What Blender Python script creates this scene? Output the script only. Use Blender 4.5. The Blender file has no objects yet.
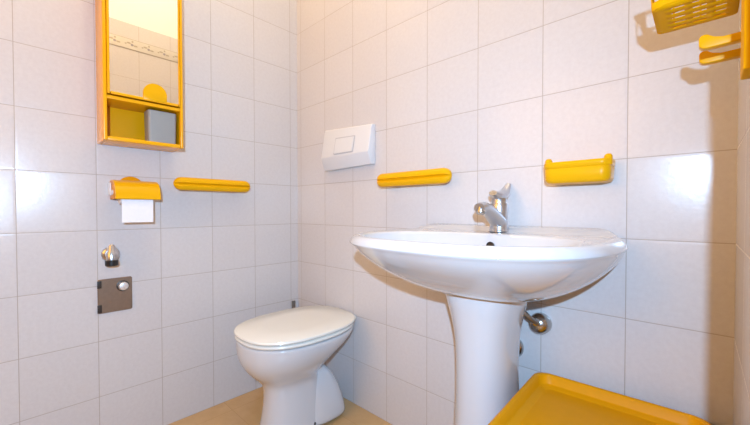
import bpy, bmesh, math, random
from mathutils import Vector, Matrix
random.seed(4)
scene = bpy.context.scene
COL = scene.collection
PI = math.pi

# ------------------------------------------------------------------ helpers
def link(name, bm, mat, parent=None, smooth=True, angle=38, mods=()):
    me = bpy.data.meshes.new(name)
    bmesh.ops.recalc_face_normals(bm, faces=bm.faces)
    bm.to_mesh(me); bm.free()
    if mat is not None:
        me.materials.append(mat)
    if smooth:
        me.polygons.foreach_set('use_smooth', [True] * len(me.polygons))
        me.set_sharp_from_angle(angle=math.radians(angle))
    o = bpy.data.objects.new(name, me)
    COL.objects.link(o)
    if parent is not None:
        o.parent = parent
        o.location = -Vector(parent.location)
    for kind, kw in mods:
        m = o.modifiers.new(kind.lower(), kind)
        for k, v in kw.items():
            setattr(m, k, v)
    return o

def thing(name, label, cat, loc, group=None):
    o = bpy.data.objects.new(name, None)
    o.empty_display_size = .05
    COL.objects.link(o)
    o.location = loc
    o['label'] = label; o['category'] = cat
    if group: o['group'] = group
    return o

def tag(o, label, cat, group=None):
    o['label'] = label; o['category'] = cat
    if group: o['group'] = group
    return o

def struct(o):
    o['kind'] = 'structure'
    return o

def box(bm, x0, x1, y0, y1, z0, z1, bev=0, seg=3):
    r = bmesh.ops.create_cube(bm, size=1)
    vs = r['verts']
    for v in vs:
        v.co = Vector(((x0 + x1) / 2 + v.co.x * (x1 - x0), (y0 + y1) / 2 + v.co.y * (y1 - y0), (z0 + z1) / 2 + v.co.z * (z1 - z0)))
    if bev:
        es = list({e for v in vs for e in v.link_edges})
        bmesh.ops.bevel(bm, geom=es, offset=bev, segments=seg, profile=.5, affect='EDGES')
    return bm

def bx(*a, **k):
    return box(bmesh.new(), *a, **k)

def loft(rings, cap0=True, cap1=True, closed=True, bm=None, skip=None):
    bm = bm or bmesh.new()
    R = [[bm.verts.new(p) for p in ring] for ring in rings]
    n = len(R[0])
    for i in range(len(R) - 1):
        for j in range(n if closed else n - 1):
            if skip and skip(i, j): continue
            k = (j + 1) % n
            bm.faces.new((R[i][j], R[i][k], R[i + 1][k], R[i + 1][j]))
    if cap0: bm.faces.new(R[0][::-1])
    if cap1: bm.faces.new(R[-1])
    return bm

def lathe(profile, origin, axis, n=40, bm=None, cap=True):
    """profile: list of (distance along axis, radius)"""
    ax = Vector(axis).normalized()
    t = Vector((0, 0, 1)) if abs(ax.z) < .9 else Vector((1, 0, 0))
    a = ax.cross(t).normalized(); b = ax.cross(a)
    o = Vector(origin)
    rings = [[o + ax * d + (a * math.cos(2 * PI * i / n) + b * math.sin(2 * PI * i / n)) * max(r, 1e-5) for i in range(n)] for d, r in profile]
    return loft(rings, cap, cap, bm=bm)

def catmull(pts, k=8):
    P = [Vector(p) for p in pts]
    if len(P) < 3:
        return [P[0].lerp(P[-1], i / k) for i in range(k + 1)]
    out = []
    for i in range(len(P) - 1):
        p0 = P[i - 1] if i else P[0] * 2 - P[1]
        p3 = P[i + 2] if i + 2 < len(P) else P[-1] * 2 - P[-2]
        for s in range(k):
            t = s / k
            out.append(.5 * ((2 * P[i]) + (P[i + 1] - p0) * t + (2 * p0 - 5 * P[i] + 4 * P[i + 1] - p3) * t * t + (3 * P[i + 1] - p0 - 3 * P[i + 2 - 1 + 0] + p3) * t ** 3) if False else
                       .5 * ((2 * P[i]) + (P[i + 1] - p0) * t + (2 * p0 - 5 * P[i] + 4 * P[i + 1] - p3) * t * t + (-p0 + 3 * P[i] - 3 * P[i + 1] + p3) * t ** 3))
    out.append(P[-1].copy())
    return out

def tube(pts, radii, n=20, k=8, bm=None, flat=1.0, up=(0, 0, 1)):
    """round (or flattened) section swept along a smooth path"""
    path = catmull(pts, k)
    if not isinstance(radii, (list, tuple)): radii = [radii] * len(pts)
    rr = []
    m = len(pts) - 1
    for i in range(len(path)):
        t = i / (len(path) - 1) * m
        j = min(int(t), m - 1)
        rr.append(radii[j] * (1 - (t - j)) + radii[j + 1] * (t - j))
    rings = []
    prev = None
    for i, p in enumerate(path):
        d = (path[min(i + 1, len(path) - 1)] - path[max(i - 1, 0)]).normalized()
        if prev is None:
            t = Vector(up)
            if abs(t.dot(d)) > .95: t = Vector((1, 0, 0))
            a = d.cross(t).normalized()
        else:
            a = (prev - d * prev.dot(d)).normalized()
        prev = a
        b = d.cross(a)
        rings.append([p + (a * math.cos(2 * PI * q / n) + b * math.sin(2 * PI * q / n) * flat) * rr[i] for q in range(n)])
    return loft(rings, bm=bm)

def prism(poly, axis, lo, hi, bev=0, seg=2):
    """poly: 2D points; axis 'x': (y,z), 'y': (x,z), 'z': (x,y)"""
    def P(u, v, w):
        return {'x': (w, u, v), 'y': (u, w, v), 'z': (u, v, w)}[axis]
    bm = loft([[P(u, v, lo) for u, v in poly], [P(u, v, hi) for u, v in poly]])
    if bev:
        bmesh.ops.bevel(bm, geom=list(bm.edges), offset=bev, segments=seg, profile=.5, affect='EDGES', clamp_overlap=True)
    return bm

def rrect(x0, x1, y0, y1, r, n=8):
    """rounded rectangle outline, counter clockwise"""
    out = []
    for cx, cy, a0 in ((x1 - r, y1 - r, 0), (x0 + r, y1 - r, PI / 2), (x0 + r, y0 + r, PI), (x1 - r, y0 + r, 1.5 * PI)):
        for i in range(n + 1):
            a = a0 + PI / 2 * i / n
            out.append((cx + r * math.cos(a), cy + r * math.sin(a)))
    return out

def sup(cx, cy, a, bf, bb, z, n=2.4, N=96, wall=None):
    """egg shaped ring: half width a, front depth bf (towards -y), back depth bb"""
    out = []
    for i in range(N):
        t = 2 * PI * i / N
        c, s = math.cos(t), math.sin(t)
        b = bb if s > 0 else bf
        r = 1 / ((abs(c) / a) ** n + (abs(s) / b) ** n) ** (1 / n)
        y = cy + r * s
        if wall is not None: y = min(y, wall)
        out.append((cx + r * c, y, z))
    return out

def sstep(a, b, x):
    t = max(0, min(1, (x - a) / (b - a)))
    return t * t * (3 - 2 * t)

# ------------------------------------------------------------------ materials
def new_mat(name):
    m = bpy.data.materials.new(name); m.use_nodes = True
    nt = m.node_tree
    return m, nt, nt.nodes['Principled BSDF']

class NB:
    def __init__(s, nt): s.nt = nt
    def n(s, t, **kw):
        x = s.nt.nodes.new(t)
        for k, v in kw.items(): setattr(x, k, v)
        return x
    def plug(s, sock, v):
        if isinstance(v, (int, float)): sock.default_value = v
        elif isinstance(v, (tuple, list)): sock.default_value = v
        else: s.nt.links.new(v, sock)
    def m(s, op, a, b=0.0, c=0.0):
        x = s.n('ShaderNodeMath', operation=op)
        for i, v in enumerate((a, b, c)): s.plug(x.inputs[i], v)
        return x.outputs[0]
    def mix(s, f, a, b):
        x = s.n('ShaderNodeMix', data_type='RGBA')
        s.plug(x.inputs[0], f); s.plug(x.inputs[6], a); s.plug(x.inputs[7], b)
        return x.outputs[2]

def simple(name, col, rough=.4, metal=0, coat=0, bump=0, bscale=60, spec=.5, var=0):
    m, nt, b = new_mat(name); q = NB(nt)
    b.inputs['Base Color'].default_value = (*col, 1)
    b.inputs['Roughness'].default_value = rough
    b.inputs['Metallic'].default_value = metal
    b.inputs['Coat Weight'].default_value = coat
    b.inputs['Coat Roughness'].default_value = .06
    b.inputs['Specular IOR Level'].default_value = spec
    tc = q.n('ShaderNodeTexCoord')
    no = q.n('ShaderNodeTexNoise'); no.inputs['Scale'].default_value = bscale; no.inputs['Detail'].default_value = 3
    nt.links.new(tc.outputs['Object'], no.inputs['Vector'])
    if bump:
        bp = q.n('ShaderNodeBump'); bp.inputs['Strength'].default_value = bump; bp.inputs['Distance'].default_value = .002
        nt.links.new(no.outputs['Fac'], bp.inputs['Height']); nt.links.new(bp.outputs['Normal'], b.inputs['Normal'])
    if var:
        c = q.mix(no.outputs['Fac'], (*[x * (1 - var) for x in col], 1), (*[min(1, x * (1 + var)) for x in col], 1))
        nt.links.new(c, b.inputs['Base Color'])
    return m

def tile_mat(name, axis, sign, off, size=.20, c0=(.61, .58, .577), c1=(.65, .625, .622), grout=(.39, .335, .29), gw=.0009,
             rough=.23, seed=0.0, zoff=0.0, mott=85):
    """square glazed tiles laid out in metres on a wall (axis = horizontal axis) or a floor (axis 'xy')"""
    m, nt, b = new_mat(name); q = NB(nt)
    geo = q.n('ShaderNodeNewGeometry'); sp = q.n('ShaderNodeSeparateXYZ')
    nt.links.new(geo.outputs['Position'], sp.inputs[0])
    if axis == 'xy':
        u = q.m('SUBTRACT', sp.outputs['X'], off); v = q.m('SUBTRACT', sp.outputs['Y'], zoff)
    else:
        u = q.m('MULTIPLY', sp.outputs[axis.upper()], sign); u = q.m('SUBTRACT', u, off); v = q.m('SUBTRACT', sp.outputs['Z'], zoff)
    us = q.m('DIVIDE', u, size); vs = q.m('DIVIDE', v, size)
    def edge(t):
        f = q.m('FRACT', t); d = q.m('MINIMUM', f, q.m('SUBTRACT', 1.0, f))
        return q.m('MULTIPLY', d, size)
    d = q.m('MINIMUM', edge(us), edge(vs))
    g = q.n('ShaderNodeMapRange', interpolation_type='SMOOTHSTEP')
    nt.links.new(d, g.inputs[0]); g.inputs[1].default_value = gw * .55; g.inputs[2].default_value = gw * 1.5
    pil = q.n('ShaderNodeMapRange', interpolation_type='SMOOTHSTEP')      # pillowed tile edge
    nt.links.new(d, pil.inputs[0]); pil.inputs[1].default_value = 0; pil.inputs[2].default_value = .007
    cid = q.n('ShaderNodeCombineXYZ')
    cid.inputs[2].default_value = seed; nt.links.new(q.m('FLOOR', us), cid.inputs[0]); nt.links.new(q.m('FLOOR', vs), cid.inputs[1])
    wn = q.n('ShaderNodeTexWhiteNoise', noise_dimensions='3D'); nt.links.new(cid.outputs[0], wn.inputs['Vector'])
    n1 = q.n('ShaderNodeTexNoise'); nt.links.new(geo.outputs['Position'], n1.inputs['Vector'])
    n1.inputs['Scale'].default_value = mott; n1.inputs['Detail'].default_value = 6; n1.inputs['Roughness'].default_value = .68
    ram = q.n('ShaderNodeMapRange'); nt.links.new(n1.outputs['Fac'], ram.inputs[0])
    ram.inputs[1].default_value = .36; ram.inputs[2].default_value = .62
    f = q.m('ADD', q.m('MULTIPLY', ram.outputs[0], .75), q.m('MULTIPLY', wn.outputs['Value'], .25))
    col = q.mix(f, (*c0, 1), (*c1, 1))
    col = q.mix(g.outputs[0], (*grout, 1), col)
    nt.links.new(col, b.inputs['Base Color'])
    n2 = q.n('ShaderNodeTexNoise'); nt.links.new(geo.outputs['Position'], n2.inputs['Vector'])
    n2.inputs['Scale'].default_value = 75; n2.inputs['Detail'].default_value = 3
    h = q.m('ADD', q.m('MULTIPLY', n2.outputs['Fac'], .00035), q.m('MULTIPLY', pil.outputs[0], .0004))
    bp = q.n('ShaderNodeBump'); bp.inputs['Strength'].default_value = .55; bp.inputs['Distance'].default_value = 1.0
    nt.links.new(h, bp.inputs['Height'])
    # every tile sits at its own tiny angle
    vm = q.n('ShaderNodeVectorMath', operation='SUBTRACT'); nt.links.new(wn.outputs['Color'], vm.inputs[0]); vm.inputs[1].default_value = (.5, .5, .5)
    vs2 = q.n('ShaderNodeVectorMath', operation='SCALE'); nt.links.new(vm.outputs[0], vs2.inputs[0]); vs2.inputs['Scale'].default_value = .065
    va = q.n('ShaderNodeVectorMath', operation='ADD'); nt.links.new(bp.outputs['Normal'], va.inputs[0]); nt.links.new(vs2.outputs[0], va.inputs[1])
    vn = q.n('ShaderNodeVectorMath', operation='NORMALIZE'); nt.links.new(va.outputs[0], vn.inputs[0])
    nt.links.new(vn.outputs[0], b.inputs['Normal'])
    r = q.m('ADD', q.m('MULTIPLY', q.m('SUBTRACT', 1.0, g.outputs[0]), .5), rough)
    nt.links.new(r, b.inputs['Roughness'])
    return m

M_left = tile_mat('tiles_left', 'y', -1, .0436, seed=2.0)
M_back = tile_mat('tiles_back', 'x', 1, .0329)
M_right = tile_mat('tiles_right', 'y', -1, .01)
M_front = simple('ochre_paint', (.50, .33, .17), .7, bump=.1, bscale=120, var=.03)
M_floor = tile_mat('tiles_floor', 'xy', 1, .09, size=.30, c0=(.53, .325, .14), c1=(.59, .38, .175), grout=(.49, .305, .135), gw=.001, rough=.28, zoff=-.1, mott=14)
M_paint = simple('white_paint', (.86, .86, .84), .8, bump=.15, bscale=180)
M_yel = simple('yellow_plastic', (.79, .41, .002), .32, coat=0, spec=.2, var=.02, bscale=8)
M_yel2 = simple('yellow_plastic_worn', (.71, .30, .002), .38, coat=0, spec=.1, bump=.05, bscale=40, var=.05)
M_cab = simple('yellow_lacquer', (.86, .41, .003), .22, spec=.4, var=.02, bscale=9)
M_bask = simple('yellow_matte_plastic', (.80, .41, .002), .5, spec=.04, var=.02, bscale=8)
M_cer = simple('white_ceramic', (.60, .605, .625), .09, coat=.6, var=.006, bscale=5)
M_seat = simple('cream_plastic', (.78, .785, .74), .22, coat=.3, var=.01, bscale=6)
M_white = simple('white_plastic', (.70, .71, .73), .3, var=.01)
M_white2 = simple('white_plastic_button', (.50, .51, .54), .35, var=.01)
M_chr = simple('chrome', (.74, .74, .75), .1, 1, var=.03, bscale=20)
M_tap = simple('tap_chrome', (.58, .59, .62), .28, 1, var=.05, bscale=30)
M_knob = simple('polished_knob', (.82, .82, .83), .35, .6, var=.02)
M_chr2 = simple('dull_chrome', (.48, .47, .45), .22, 1, var=.08, bscale=40)
M_steel = simple('brushed_steel', (.27, .19, .135), .42, .6, bump=.1, bscale=90, var=.12)
M_black = simple('black_plastic', (.012, .012, .013), .35, var=.1)
M_dark = simple('dark_gap', (.02, .018, .015), .7, var=.1)
M_grey = simple('grey_plastic', (.27, .285, .29), .45, var=.03, bscale=12)
M_paper = simple('toilet_paper', (.86, .86, .89), .95, bump=.5, bscale=110, var=.02)
M_mir = simple('mirror_glass', (.93, .94, .93), .0, 1)
M_pipe = simple('zinc_pipe', (.30, .29, .27), .4, 1, bump=.1, var=.1)
M_screw = simple('dark_screw', (.06, .05, .045), .4, .6, var=.1)
M_trim = simple('steel_trim', (.7, .66, .6), .5, var=.02)

def border_mat(name, axis):
    m, nt, b = new_mat(name); q = NB(nt)
    geo = q.n('ShaderNodeNewGeometry'); sp = q.n('ShaderNodeSeparateXYZ'); nt.links.new(geo.outputs['Position'], sp.inputs[0])
    u = q.m('DIVIDE', sp.outputs[axis], .1); fu = q.m('SUBTRACT', q.m('FRACT', u), .5)
    v = q.m('DIVIDE', q.m('SUBTRACT', sp.outputs['Z'], 2.0375), .1)
    def dot(cu, cv, ru, rv):
        d = q.m('ADD', q.m('POWER', q.m('ABSOLUTE', q.m('DIVIDE', q.m('SUBTRACT', fu, cu), ru)), 2.0), q.m('POWER', q.m('ABSOLUTE', q.m('DIVIDE', q.m('SUBTRACT', v, cv), rv)), 2.0))
        return q.m('LESS_THAN', d, 1.0)
    blue = dot(0.0, -.03, .085, .085)
    leaf = q.m('MAXIMUM', dot(-.2, .06, .13, .06), dot(.2, -.06, .13, .06))
    leaf = q.m('MAXIMUM', leaf, q.m('MAXIMUM', dot(-.38, -.02, .06, .05), dot(.02, .2, .06, .07)))
    edge = q.m('GREATER_THAN', q.m('ABSOLUTE', v), .33)
    no = q.n('ShaderNodeTexNoise'); nt.links.new(geo.outputs['Position'], no.inputs['Vector']); no.inputs['Scale'].default_value = 40
    c = q.mix(no.outputs['Fac'], (.60, .57, .52, 1), (.65, .62, .57, 1))
    c = q.mix(leaf, c, (.40, .37, .31, 1)); c = q.mix(blue, c, (.30, .28, .32, 1)); c = q.mix(edge, c, (.44, .40, .34, 1))
    nt.links.new(c, b.inputs['Base Color']); b.inputs['Roughness'].default_value = .25
    return m

# ------------------------------------------------------------------ room
W, D, H, TT = 1.622, 2.2, 2.95, 2.18           # width, depth, ceiling, top of the tiling
DJ0, DJ1, DH = -.60, -1.48, 2.0                # doorway in the right wall
def two_mat_wall(name, bm, tile):
    o = struct(link(name, bm, tile, smooth=False))
    o.data.materials.append(M_paint)
    for p in o.data.polygons:
        if p.center.z > TT: p.material_index = 1
    return o
def slabs(*bxs):
    bm = bmesh.new()
    for b in bxs: box(bm, *b)
    return bm
struct(link('floor', bx(-.1, W + 1.3, -D - .1, .1, -.1, 0), M_floor, smooth=False))
struct(link('ceiling', bx(-.1, W + .1, -D - .1, .1, H, H + .1), M_paint, smooth=False))
two_mat_wall('wall_left', slabs((-.1, 0, -D, 0, 0, TT), (-.1, 0, -D, 0, TT, H)), M_left)
two_mat_wall('wall_back', slabs((-.1, W + .1, 0, .1, 0, TT), (-.1, W + .1, 0, .1, TT, H)), M_back)
two_mat_wall('wall_front', slabs((-.1, W + .1, -D - .1, -D, 0, TT), (-.1, W + .1, -D - .1, -D, TT, H)), M_front)
two_mat_wall('wall_right', slabs((W, W + .1, DJ0, 0, 0, TT), (W, W + .1, -D, DJ1, 0, TT), (W, W + .1, DJ1, DJ0, DH, TT), (W, W + .1, -D, 0, TT, H)), M_right)
struct(link('trim_1', bx(W - .004, W, -.60, 0, 2.0, 2.075, bev=.001), border_mat('border_side', 'Y')))
struct(link('trim_2', bx(0, .004, -D, 0, 2.0, 2.075, bev=.001), border_mat('border_side', 'Y')))
struct(link('trim_3', bx(.004, W - .004, -.004, 0, 2.0, 2.075, bev=.001), border_mat('border_long', 'X')))

# ------------------------------------------------------------------ toilet
t = thing('toilet', 'white floor-standing toilet with closed cream lid in the corner', 'toilet', (.365, -.25, 0))
TX = .372
prof = [  # z, centre y, half width, front, back, n
    (.000, -.242, .099, .175, .105, 2.6), (.02, -.242, .096, .172, .103, 2.6), (.08, -.243, .089, .158, .095, 2.5), (.15, -.246, .085, .148, .085, 2.4),
    (.195, -.255, .083, .143, .076, 2.3), (.225, -.265, .094, .150, .082, 2.2), (.255, -.272, .122, .180, .108, 2.15), (.29, -.275, .151, .203, .155, 2.15),
    (.325, -.268, .172, .223, .208, 2.15), (.355, -.256, .184, .236, .238, 2.2), (.375, -.25, .187, .241, .244, 2.25), (.384, -.25, .185, .239, .242, 2.25), (.386, -.25, .165, .22, .225, 2.25)]
link('bowl', loft([sup(TX, cy, a, bf, bb, z, n) for z, cy, a, bf, bb, n in prof]), M_cer, t, mods=[('SUBSURF', dict(levels=1, render_levels=2))])
# outlet trap swelling out of the back of the foot
tp = [(.0, -.145, .108, .125, .09), (.03, -.145, .106, .122, .088), (.09, -.15, .098, .112, .078), (.15, -.16, .086, .1, .066), (.20, -.175, .070, .085, .052), (.235, -.19, .045, .06, .03)]
link('trap_housing', loft([sup(TX + .006, cy, a, bf, bb, z, 3) for z, cy, a, bf, bb in tp]), M_cer, t, mods=[('SUBSURF', dict(levels=1, render_levels=2))])
link('floor_screw', lathe([(-.012, .0075), (.003, .0075), (.005, .004)], (.463, -.2395, .028), (.6, -.75, .15), 16), M_screw, t)
def pad(z0, z1, cy, a, bf, bb, n, e):
    return loft([sup(TX, cy, a - e, bf - e, bb - e, z0, n), sup(TX, cy, a - e * .3, bf - e * .3, bb - e * .3, z0 + (z1 - z0) * .18, n), sup(TX, cy, a, bf, bb, z0 + (z1 - z0) * .5, n),
                 sup(TX, cy, a - e * .3, bf - e * .3, bb - e * .3, z0 + (z1 - z0) * .84, n), sup(TX, cy, a - e, bf - e, bb - e, z1, n), sup(TX, cy, a * .55, bf * .55, bb * .55, z1 + (z1 - z0) * .16, n)])
link('seat', pad(.388, .401, -.25, .188, .243, .236, 2.4, .005), M_seat, t)
link('lid', pad(.4035, .4175, -.25, .187, .244, .241, 2.55, .006), M_seat, t)
for s in (-1, 1):
    link('hinge', lathe([(0, .011), (.024, .011)], (TX + s * .075 - .012, -.018, .398), (1, 0, 0), 18), M_seat, t)

# ------------------------------------------------------------------ washbasin
CX, A, BF, Z0, NN, Y0 = 1.131, .325, .327, .788, 2.6, -.18
b = thing('washbasin', 'large white ceramic pedestal washbasin on the tiled back wall', 'washbasin', (CX, -.2, 0))
PIV = (CX, -.26)
def polar(cx, cy, a, bf, bb, n, z, wall=None, N=144):
    """egg outline sampled at equal angles about one pivot, so that the rings line up"""
    out = []
    for i in range(N):
        t = 2 * PI * i / N
        dx, dy = math.cos(t), math.sin(t)
        def inside(r):
            x, y = PIV[0] + dx * r - cx, PIV[1] + dy * r - cy
            if wall is not None and y + cy > wall: return False
            return (abs(x) / a) ** n + (abs(y) / (bb if y > 0 else bf)) ** n < 1
        lo, hi = 0, .8
        for _ in range(34):
            md = (lo + hi) / 2
            if inside(md): lo = md
            else: hi = md
        out.append((PIV[0] + dx * lo, PIV[1] + dy * lo, z))
    return out
zb, pp, qq, kk = .631, 1.473, 2.228, .073
rings = []
for i in range(26, -1, -1):
    tt = i / 26 * .985
    s = (1 - tt ** pp) ** (1 / qq) * (1 - .014 * sstep(0, .05, tt))
    if s > .42:
        rings.append(polar(CX, Y0 + kk * tt, A * s, BF * s, .24 * s, NN, Z0 + (zb - Z0) * tt, -.002))
    else:
        rings.append([(x * s / .42 + PIV[0] * (1 - s / .42), y * s / .42 + PIV[1] * (1 - s / .42), Z0 + (zb - Z0) * tt) for x, y, z in polar(CX, Y0 + kk * tt, A * .42, BF * .42, .24 * .42, NN, 0, -.002)])
def lift(R, k=1):
    return [(x, y, z + .017 * k * sstep(-.085, -.015, y)) for x, y, z in R]
for s, z in ((1.0, .7885), (.996, .7925), (.987, .7985), (.974, .8035), (.958, .807), (.942, .808)):
    rings.append(lift(polar(CX, Y0, A * s, BF * s, .24 * s, NN, z, -.002 - (1 - s) * .15), min(1, (z - .788) / .014)))
def bowl_ring(s, z, a=.270, bf=.178, bb=.160, cy=-.300):
    return polar(CX, cy, a * s, bf * s, bb * s, 2.4, z)
edge = bowl_ring(1.02, .8065)
last = rings[-1]
for k in (.2, .4, .6, .8):
    rings.append(lift([(p[0] * (1 - k) + q[0] * k, p[1] * (1 - k) + q[1] * k, .808 - .0015 * k) for p, q in zip(last, edge)]))
rings.append(edge)
for s, z in ((1.0, .8045), (.985, .800), (.97, .793), (.94, .780), (.88, .758), (.78, .732), (.62, .708), (.38, .694), (.14, .69)):
    rings.append(bowl_ring(s, z))
link('basin', loft(rings), M_cer, b, angle=70)
PX, PY = 1.1405, -.15
pr = [(.0, .098, .12), (.03, .095, .116), (.12, .087, .108), (.24, .078, .103), (.36, .0715, .10), (.46, .071, .10), (.53, .0755, .103), (.585, .086, .110), (.625, .097, .118), (.665, .109, .124)]
rings = []
for p3 in catmull(pr, 5):
    rings.append(sup(PX, PY, p3[1], p3[2], .11, p3[0], 2.5, 80, -.03))
link('pedestal', loft(rings), M_cer, b, angle=60)
link('overflow_hole', lathe([(-.006, .0105), (.001, .0105), (.002, .009), (-.001, .0085)], (1.151, -.160, .7755), (0, -1, .25), 24), M_black, b)

# mixer tap
tz = .809
t = thing('mixer_tap', 'chrome single lever mixer tap standing on the washbasin ledge', 'tap', (1.137, -.07, tz))
link('body', lathe([(0, .0275), (.004, .0275), (.006, .0255), (.03, .0255), (.055, .0258), (.074, .0265), (.082, .0245), (.086, .015)], (1.137, -.07, tz), (0, 0, 1), 40), M_tap, t)
link('spout', tube([(1.137, -.066, .832), (1.137, -.095, .848), (1.137, -.135, .868), (1.137, -.172, .879), (1.137, -.195, .877)], [.0255, .024, .021, .018, .0155], flat=.85), M_tap, t)
link('nozzle', lathe([(0, .0125), (.014, .013), (.019, .011)], (1.137, -.183, .880), (0, -.3, -1), 24), M_chr2, t)
link('lever', tube([(1.137, -.112, .921), (1.137, -.09, .914), (1.138, -.062, .913), (1.1385, -.034, .926), (1.139, -.010, .950)], [.012, .019, .022, .0165, .009], flat=.62), M_tap, t)
link('lever_cap', lathe([(0, .0225), (.012, .0225), (.022, .018)], (1.137, -.07, .889), (0, 0, 1), 28), M_tap, t)

# water valve and drain below the basin
t = thing('supply_valve', 'round chrome water valve on the wall to the right of the basin pedestal', 'valve', (1.236, 0, .545))
link('escutcheon', lathe([(0, .029), (.006, .030), (.016, .0295), (.028, .0255), (.036, .018), (.04, .006)], (1.234, 0, .545), (0, -1, .05), 36), M_chr2, t)
link('hose', tube([(1.236, -.036, .552), (1.222, -.058, .568), (1.203, -.07, .592), (1.180, -.075, .625), (1.168, -.08, .634)], .0075, 14), M_pipe, t)
link('compression_nut', lathe([(0, .012), (.012, .012), (.014, .009)], (1.232, -.036, .553), (-.5, -.6, .5), 6), M_chr2, t, smooth=False)
t = thing('drain_outlet', 'dark round drain outlet cover half hidden behind the basin pedestal', 'drain', (1.152, 0, .455))
link('escutcheon', lathe([(0, .036), (.006, .036), (.014, .03), (.02, .018)], (1.149, 0, .455), (0, -1, 0), 32), M_chr2, t)
link('waste_pipe', lathe([(0, .016), (.032, .016)], (1.149, -.001, .455), (0, -1, 0), 24), M_screw, t)

# ------------------------------------------------------------------ flush plate
t = thing('flush_plate', 'white wedge-shaped flush plate on the wall above the toilet', 'flush plate', (.415, 0, 1.06))
poly = [(0, 1.062), (-.026, 1.060), (-.046, 1.116), (-.024, 1.238), (-.018, 1.243), (0, 1.244)]
def skew(bm):
    for v in bm.verts:
        k = (v.co.x - .262) / .31; h = (v.co.z - 1.060) / .184
        v.co.z += h * (.008 - .020 * k) + (1 - h) * (-.004 + .007 * k)
    return bm
link('housing', skew(prism(poly, 'x', .262, .572, bev=.004, seg=3)), M_white, t)
def on_slope(x, z, out):
    k = (z - 1.116) / (1.238 - 1.116)
    return (x, -.046 + .022 * k - out, z)
def slope_plate(x0, x1, z0, z1, o0, o1, r=.004):
    pl = rrect(x0, x1, z0, z1, r, 4)
    return skew(loft([[on_slope(x, z, o0) for x, z in pl], [on_slope(x, z, o1) for x, z in pl]]))
link('button_surround', slope_plate(.352, .482, 1.122, 1.199, -.003, .0012), M_white2, t)
link('button', slope_plate(.358, .476, 1.127, 1.194, -.002, .004), M_white, t)

# ------------------------------------------------------------------ yellow towel bars
def towel_bar(label, along, c0, c1, dist, z):
    """bar with a groove along its front; along 'x' hangs on the back wall, 'y' on the left wall"""
    def P(s, d, h):
        return (s, -d, h) if along == 'x' else (d, s, h)
    mid = (c0 + c1) / 2
    t = thing('towel_bar', label, 'towel bar', P(mid, 0, z), 'yellow towel bars')
    sec = []
    for i in range(44):
        a = 2 * PI * i / 44
        dd = .019 * math.copysign(abs(math.cos(a)) ** .75, math.cos(a)); hh = .0245 * math.copysign(abs(math.sin(a)) ** .75, math.sin(a))
        sec.append((dd, hh))
    sec = []
    for (dd, a0, a1) in ((0, -90, -7), (0, 0, 0), (0, 7, 90), (0, 90, 270)):
        k = 1 if a0 == a1 else 10
        for i in range(k):
            a = math.radians(a0 + (a1 - a0) * (i / k))
            if a0 == a1: sec.append((.0105, .0))
            else: sec.append((.0195 * math.copysign(abs(math.cos(a)) ** .8, math.cos(a)), .0265 * math.copysign(abs(math.sin(a)) ** .8, math.sin(a))))
    rings = []
    L = c1 - c0; r = .03
    st = [(r * (1 - math.cos(a)), math.sin(a) ) for a in [PI / 2 * i / 8 for i in range(9)]]
    for o, k in st: rings.append((c0 + o, max(k, .12)))
    for o, k in st[::-1]: rings.append((c1 - o, max(k, .12)))
    link('rail', loft([[P(s, dist + d * k, z + h * k) for d, h in sec] for s, k in rings]), M_yel, t, angle=50)
    for s in (c0 + .055, c1 - .055):
        link('wall_post', lathe([(0, .017), (.006, .017), (.009, .012), (dist - .008, .012)], P(s, 0, z - .006), P(0, 1, 0) if along == 'x' else (1, 0, 0), 20), M_yel2, t)
towel_bar('yellow towel bar on the left wall beside the toilet paper holder', 'y', -.611, -.293, .05, .979)
towel_bar('yellow towel bar on the back wall between flush plate and tap', 'x', .631, .965, .05, .988)

# ------------------------------------------------------------------ soap dish
t = thing('soap_dish', 'yellow plastic soap dish on the back wall right of the tap', 'soap dish', (1.335, 0, .94))
def dish(sh, z, dz=0):
    x0, x1, yf = 1.258 + sh, 1.412 - sh, -.082 + sh
    return [(x, y, z + dz) for x, y in rrect(x0, x1, yf, -.001, .022 - sh * .4, 8)]
rs = [dish(.018, .941), dish(.008, .943), dish(.003, .950), dish(.0015, .978), dish(.0025, .980), dish(.0005, .982), dish(0, .994), dish(.0015, .9965), dish(.004, .9955), dish(.006, .985), dish(.008, .96), dish(.02, .954)]
link('tray', loft(rs), M_yel, t, angle=50)
for x in (1.270, 1.404):
    link('end_knob', lathe([(0, .009), (.02, .009), (.025, .006), (.0265, .002)], (x, -.064, .982), (0, 0, 1), 20), M_yel, t)
link('wall_plate', bx(1.272, 1.398, -.006, 0, .948, 1.002, bev=.002), M_yel2, t)

# ------------------------------------------------------------------ toilet paper holder and roll
t = thing('toilet_paper_holder', 'yellow toilet paper holder with hood on the left wall', 'toilet paper holder', (0, -.742, .90))
y0, y1 = -.806, -.669
hood = []
hp = [(.004, .978), (.03, .982), (.055, .979), (.078, .969), (.094, .952), (.102, .93), (.104, .914)]
inn = [(x - .003 if x > .01 else x, z - .003) for x, z in hp]
link('hood', prism(hp + inn[::-1], 'y', y0, y1), M_yel, t, angle=40)
cheek = [(0, .912), (.0, .975), (.03, .978), (.055, .974), (.075, .964), (.09, .949), (.097, .93), (.099, .917), (.06, .912)]
link('side_cheek', prism(cheek, 'y', y0 + .001, y0 + .006, bev=.001), M_yel2, t)
link('side_cheek', prism(cheek, 'y', y1 - .006, y1 - .001, bev=.001), M_yel2, t)
arch = [(-.79, .92), (-.692, .92), (-.692, .972)] + [(-.742 + .036 * math.cos(a), .972 + .027 * math.sin(a)) for a in [PI * i / 14 for i in range(15)]] + [(-.79, .972)]
link('back_plate', prism(arch, 'x', 0, .006, bev=.0012), M_yel2, t)
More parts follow.
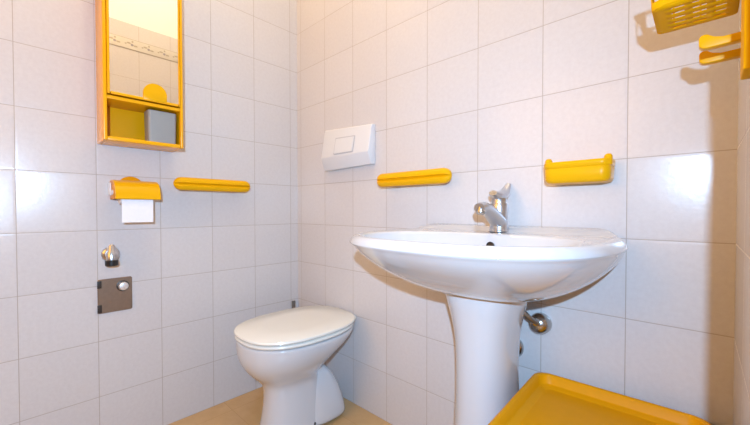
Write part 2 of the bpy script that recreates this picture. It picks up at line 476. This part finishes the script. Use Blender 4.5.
link('spindle', lathe([(0, .009), (.13, .009)], (.052, -.808, .936), (0, 1, 0), 16), M_white, t)
glare = link('glare_strip', bx(.002, .03, y0 - .005, y0 + .001, .925, .972, bev=.002), M_white, t)  # white piece in place of the glare on the holder's end
glare['label'] = 'white strip standing for glare at the holder end'
t = thing('toilet_paper_roll', 'white toilet paper roll under the yellow hood with a hanging sheet', 'toilet paper', (.052, -.74, .83))
ry0, ry1 = -.787, -.692
bmr = lathe([(0, .0125), (0, .0385), (ry1 - ry0, .0385), (ry1 - ry0, .0125), (0, .0125)], (.052, ry0, .934), (0, 1, 0), 40, cap=False)
link('roll', bmr, M_paper, t, angle=40)
sh = [(.0915, .938), (.0935, .92), (.0945, .90), (.094, .87), (.0935, .829)]
link('sheet', prism(sh + [(x - .0012, z) for x, z in sh[::-1]], 'y', ry0, ry1), M_paper, t, angle=60)

# ------------------------------------------------------------------ stop valve and steel plate, left wall
t = thing('stop_valve', 'small chrome stop valve with black cap on the left wall', 'valve', (0, -.806, .705))
link('escutcheon', lathe([(0, .028), (.004, .028), (.010, .024), (.014, .013)], (0, -.806, .712), (1, 0, 0), 32), M_tap, t)
link('stem', lathe([(.0, .0115), (.044, .0115), (.05, .015), (.062, .015), (.066, .009)], (.0, -.808, .712), (1, 0, 0), 24), M_tap, t)
link('spindle', lathe([(0, .0155), (.026, .0155), (.032, .011), (.05, .0095), (.055, .006)], (.052, -.811, .696), (0, 0, 1), 24), M_tap, t)
o = link('cap', lathe([(0, .0165), (.003, .0195), (.019, .0195), (.022, .015)], (.052, -.811, .675), (0, 0, 1), 24), M_black, t)
o['label'] = 'black plastic cap'
t = thing('cover_plate', 'square brushed steel cover plate with round knob low on the left wall', 'cover plate', (0, -.79, .50))
link('plate', loft([[(0, y, z) for y, z in rrect(-.845, -.742, .500, .623, .006)], [(.004, y, z) for y, z in rrect(-.845, -.742, .500, .623, .006)], [(.006, y, z) for y, z in rrect(-.843, -.744, .502, .621, .005)]]), M_steel, t)
link('knob', lathe([(.0, .0155), (.010, .0155), (.014, .0135), (.0155, .009)], (.005, -.770, .591), (1, 0, 0), 32), M_knob, t)
o = link('knob_ring', lathe([(0, .0195), (.004, .0195), (.005, .017)], (.005, -.7715, .592), (1, 0, 0), 32), M_screw, t)
for z0, z1 in ((.503, .532), (.592, .618)):
    o = link('corner_clip', bx(.0055, .0085, -.8465, -.834, z0, z1, bev=.001), M_screw, t)
    o['label'] = 'dark corner clip'
t = tag(link('pipe_stub', tube([(.012, -.036, .30), (.012, -.036, .36), (.012, -.036, .3945)], .0095, 18), M_pipe), 'short grey metal pipe stub in the corner behind the toilet lid', 'pipe')

# ------------------------------------------------------------------ mirror cabinet
t = thing('mirror_cabinet', 'tall narrow yellow mirror cabinet with open shelf on the left wall', 'cabinet', (0, -.72, 1.094))
ya, yb, za, zt, dp = -.8405, -.5985, 1.1075, 1.74, .13
bm = bmesh.new()
e = .010
box(bm, 0, dp, ya, ya + e, za, zt, bev=.002)
box(bm, 0, dp, yb - e + .001, yb, za, zt, bev=.002)
box(bm, 0, dp, ya + e, yb - e, za, za + .013, bev=.002)
box(bm, 0, dp, ya + e, yb - e, zt - .012, zt, bev=.002)
box(bm, 0, .005, ya + e, yb - e, za, zt)
box(bm, .005, dp - .002, ya + e, yb - e, 1.246, 1.258, bev=.0015)
link('carcass', bm, M_cab, t)
bm = bmesh.new()
fy0, fy1, fz0, fz1 = ya + e + .001, yb - e - .0015, 1.262, zt - .015
box(bm, dp - .010, dp + .004, fy0, fy0 + .007, fz0, fz1, bev=.0015)
box(bm, dp - .010, dp + .004, fy1 - .004, fy1, fz0, fz1, bev=.0015)
box(bm, dp - .010, dp + .004, fy0 + .009, fy1 - .006, fz0, fz0 + .009, bev=.0015)
box(bm, dp - .010, dp + .004, fy0 + .009, fy1 - .006, fz1 - .009, fz1, bev=.0015)
dr = link('door', bm, M_cab, t)
o = link('mirror', bx(dp - .006, dp, fy0 + .006, fy1 - .003, fz0 + .008, fz1 - .008), M_mir, dr, smooth=False)
o.location = (0, 0, 0)
half = [(-.691 - .037, 1.2655)] + [(-.691 - .037 * math.cos(a), 1.290 + .037 * math.sin(a)) for a in [PI * i / 28 for i in range(29)]] + [(-.691 + .037, 1.2655)]
o = link('pull', prism(half, 'x', dp + .0005, dp + .005, bev=.001), M_yel, dr)
o.location = (0, 0, 0)
t = thing('plastic_container', 'grey plastic container standing inside the open cabinet shelf', 'container', (.09, -.665, 1.1205))
def cont(sh, z): return [(x, y, z) for x, y in rrect(.058 + sh, .120 - sh, -.711 + sh, -.6175 - sh, .010, 6)]
link('container', loft([cont(.004, 1.1208), cont(.0015, 1.1225), cont(.0, 1.235), cont(.002, 1.2365), cont(.004, 1.235), cont(.007, 1.12)]), M_grey, t)

# ------------------------------------------------------------------ yellow hamper
t = thing('laundry_hamper', 'yellow plastic laundry hamper with recessed lid beside the basin pedestal', 'hamper', (1.43, -.28, 0))
hx0, hx1, hy0, hy1, hz = 1.248, 1.600, -.57, -.050, .430
def hr(sh, z, r=.036): return [(x, y, z) for x, y in rrect(hx0 + sh, hx1 - sh, hy0 + sh, hy1 - sh, max(.012, r - sh * .5), 10)]
link('body', loft([hr(.05, 0), hr(.045, .004), hr(.018, .375), hr(.012, .385), hr(.02, .387)]), M_yel2, t)
t.rotation_euler.z = .03
link('lid', loft([hr(.006, .388), hr(.0, .391), hr(.0, hz - .005), hr(.0015, hz - .0012), hr(.005, hz), hr(.010, hz), hr(.013, hz - .002), hr(.016, hz - .022), hr(.0185, hz - .0245), hr(.030, hz - .0255), hr(.032, hz - .028), hr(.036, hz - .0285), hr(.06, hz - .0285)]), M_yel2, t, angle=50)
# ------------------------------------------------------------------ things on the right wall
t = thing('wall_basket', 'yellow slotted plastic basket hanging on the right wall at the top', 'basket', (1.60, -.245, 1.21))
bx0, bx1, by0, by1, bz, rc = 1.504, 1.610, -.304, -.186, 1.2125, .014
bm = bmesh.new()
xs = [bx0, bx0 + rc, 1.5275, 1.5445, 1.5545, 1.5715, 1.581, 1.5955, bx1 - .008, bx1]
ys = [by0, by0 + rc]
for k in range(5): ys += [-.2865 + k * .0205, -.2865 + k * .0205 + .0066]
ys += [by1 - .008, by1]
ys = sorted(ys)
def arc(cx, cy, r, a0, k=6): return [(cx + r * math.cos(math.radians(a0 + 90 * i / k)), cy + r * math.sin(math.radians(a0 + 90 * i / k))) for i in range(k + 1)]
ra, rb = rc, .008
corners = {(0, 0): (arc(bx0 + ra, by0 + ra, ra, 180), (bx0 + ra, by0 + ra)), (len(xs) - 2, 0): (arc(bx1 - rb, by0 + ra, min(ra, rb), 270), (bx1 - rb, by0 + ra)),
           (0, len(ys) - 2): (arc(bx0 + ra, by1 - rb, rb, 90), (bx0 + ra, by1 - rb)), (len(xs) - 2, len(ys) - 2): (arc(bx1 - rb, by1 - rb, rb, 0), (bx1 - rb, by1 - rb))}
for i in range(len(xs) - 1):
    for j in range(len(ys) - 1):
        if (i, j) in corners: continue
        if i in (2, 4, 6) and j in (2, 4, 6, 8, 10): continue
        bm.faces.new([bm.verts.new((x, y, bz)) for x, y in ((xs[i], ys[j]), (xs[i + 1], ys[j]), (xs[i + 1], ys[j + 1]), (xs[i], ys[j + 1]))])
rq = {}
def rim(o, n=6):
    """outline of the basket wall, o = outward flare; every straight run is cut into bars and gaps"""
    out = []
    def run(a, c):
        L = math.hypot(c[0] - a[0], c[1] - a[1]); k = max(2, round(L / .018)); d = []
        for q in range(k):
            d += [(q / k), (q + .16) / k]
        for q in d: out.append((a[0] + (c[0] - a[0]) * q, a[1] + (c[1] - a[1]) * q))
        out.append(c)
    x0, x1, y0_, y1_ = bx0 - o, bx1, by0 - o, by1 + o * .5
    run((x0 + ra, y0_), (x1 - rb, y0_)); out.extend(arc(x1 - rb, y0_ + rb, rb, 270)[1:])
    run((x1, y0_ + rb), (x1, y1_ - rb)); out.extend(arc(x1 - rb, y1_ - rb, rb, 0)[1:])
    run((x1 - rb, y1_), (x0 + rb, y1_)); out.extend(arc(x0 + rb, y1_ - rb, rb, 90)[1:])
    run((x0, y1_ - rb), (x0, y0_ + ra)); out.extend(arc(x0 + ra, y0_ + ra, ra, 180)[1:])
    return out
base = rim(0)
gap = set()
for q in range(len(base)):
    a, c = base[q], base[(q + 1) % len(base)]
    L = math.hypot(a[0] - c[0], a[1] - c[1])
    if .0055 < L < .0185: gap.add(q)
    elif .0005 < L < .0045 and min(abs(a[0] - bx0), abs(c[0] - bx0)) < .013 and q % 4 and L > .0030: gap.add(q)
lv = [(0, bz), (.0008, bz + .003), (.0015, bz + .011), (.003, bz + .044), (.0035, bz + .0465), (.0055, bz + .047), (.0055, bz + .050)]
loft([[(x, y, z) for x, y in rim(o)] for o, z in lv], False, False, bm=bm, skip=lambda i, j: i == 2 and j in gap)
# corner fills of the floor
for (arcp, inner) in corners.values():
    bm.faces.new([bm.verts.new((x, y, bz)) for x, y in [inner] + arcp])
bm.faces.new([bm.verts.new((x, y, bz)) for x, y in ((bx1 - rb, by0), (bx1 - rb, by0 + rc), (bx1, by0 + rc), (bx1, by0 + rb), (bx1 - rb * .3, by0 + rb * .3))])
bmesh.ops.remove_doubles(bm, verts=bm.verts, dist=.0002)
link('basket', bm, M_bask, t, angle=40, mods=[('SOLIDIFY', dict(thickness=.0016, offset=0))])
link('wall_bracket', bx(1.609, W, -.285, -.205, 1.235, 1.285, bev=.002), M_yel2, t)
for lab, yy in (('yellow wall hook on the right wall, the nearer upper one below the basket', -.284), ('yellow wall hook on the right wall, the farther lower one below the basket', -.206)):
    pf = [(W, 1.131), (1.572, 1.1295), (1.566, 1.131), (1.5628, 1.135), (1.5625, 1.147), (1.5645, 1.151), (1.569, 1.1525), (1.574, 1.1515), (1.5765, 1.148), (1.579, 1.1435), (1.59, 1.1425), (W, 1.144)]
    h = thing('wall_hook', lab, 'hook', (W, yy, 1.12), 'yellow wall hooks')
    link('hook_arm', prism(pf, 'y', yy - .008, yy + .008, bev=.002, seg=3), M_yel, h)
    link('base_plate', bx(W - .004, W, yy - .013, yy + .013, 1.115, 1.165, bev=.0015), M_yel2, h)
tag(link('wall_panel', bx(1.6065, W, -.40, -.345, 1.055, 1.40, bev=.002), M_bask), 'upright yellow panel on the right wall in front of the hooks', 'panel')

# ------------------------------------------------------------------ lamp and light
LX, LY, LZ = .13, -.72, 2.62
t = thing('wall_lamp', 'white globe wall lamp on the left wall above the mirror cabinet', 'lamp', (0, LY, LZ))
link('wall_mount', lathe([(0, .05), (.018, .05), (.022, .044), (.03, .014), (.062, .014)], (0, LY, LZ), (1, 0, 0), 36), M_white, t)
def lamp(name, kind, loc, col, power, **kw):
    d = bpy.data.lights.new(name, kind); d.color = col; d.energy = power
    for k, v in kw.items(): setattr(d, k, v)
    o = bpy.data.objects.new(name, d); COL.objects.link(o); o.location = loc
    return o
lamp('bulb', 'POINT', (LX, LY, LZ), (1, .58, .20), 8, shadow_soft_size=.06)
# made-up window on the unseen wall opposite the basin, holding a warm fill light
bm = bmesh.new()
wx0, wx1, wz0, wz1 = .25, 1.15, .95, 2.05
for a in ((wx0 - .05, wx0, wz0 - .05, wz1 + .05), (wx1, wx1 + .05, wz0 - .05, wz1 + .05), (wx0, wx1, wz0 - .05, wz0), (wx0, wx1, wz1, wz1 + .05), ((wx0 + wx1) / 2 - .02, (wx0 + wx1) / 2 + .02, wz0, wz1)):
    box(bm, a[0], a[1], -D, -D + .03, a[2], a[3], bev=.003)
struct(link('added_window_1', bm, M_white))
CLX, CLY = .92, -.62
t = thing('added_ceiling_lamp', 'round white ceiling lamp added out of view to brighten the mirrored wall', 'lamp', (CLX, CLY, H))  # added lamp, brightens the right wall as seen in the mirror
link('lamp_base', lathe([(0, .10), (.03, .10), (.034, .09)], (CLX, CLY, H), (0, 0, -1), 40), M_white, t)
lamp('added_ceiling_light', 'POINT', (CLX, CLY, H - .12), (1, .81, .56), 17, shadow_soft_size=.08)
wl = lamp('warm_fill_light', 'AREA', ((wx0 + wx1) / 2, -D + .035, (wz0 + wz1) / 2), (1, .47, .06), 12, shape='RECTANGLE', size=wx1 - wx0, size_y=wz1 - wz0)  # added fill, warms the shaded areas from behind the camera
wl.rotation_euler = (PI / 2, 0, 0)
fl = lamp('flash', 'SPOT', (1.664, -1.185, 1.017), (.43, .68, 1.0), 97, shadow_soft_size=.010, spot_size=math.radians(172), spot_blend=1.0)
fl.rotation_euler = Vector((-.88, .43, -.14)).to_track_quat('-Z', 'Y').to_euler()

w = bpy.data.worlds.new('hallway'); scene.world = w; w.use_nodes = True
bg = w.node_tree.nodes['Background']; bg.inputs[0].default_value = (1, .85, .68, 1); bg.inputs[1].default_value = .15

# ------------------------------------------------------------------ camera
yaw, pitch, roll = -.7576, -.0165, -.0009
f = Vector((math.cos(pitch) * math.sin(yaw), math.cos(pitch) * math.cos(yaw), math.sin(pitch)))
r = Vector((math.cos(yaw), -math.sin(yaw), 0)); u = r.cross(f)
c, s = math.cos(roll), math.sin(roll)
r, u = c * r + s * u, -s * r + c * u
cam = bpy.data.cameras.new('camera'); co = bpy.data.objects.new('camera', cam); COL.objects.link(co)
co.matrix_world = Matrix(((r.x, u.x, -f.x, 1.5695), (r.y, u.y, -f.y, -1.0569), (r.z, u.z, -f.z, .8727), (0, 0, 0, 1)))
cam.sensor_width = 36; cam.lens = 345.58 / 750 * 36
cam.shift_x = -.16 / 750; cam.shift_y = 3.12 / 750
cam.clip_start = .01
scene.camera = co
vs = scene.view_settings
vs.view_transform = 'Standard'; vs.look = 'None'; vs.gamma = 1; vs.exposure = 0; vs.use_curve_mapping = False
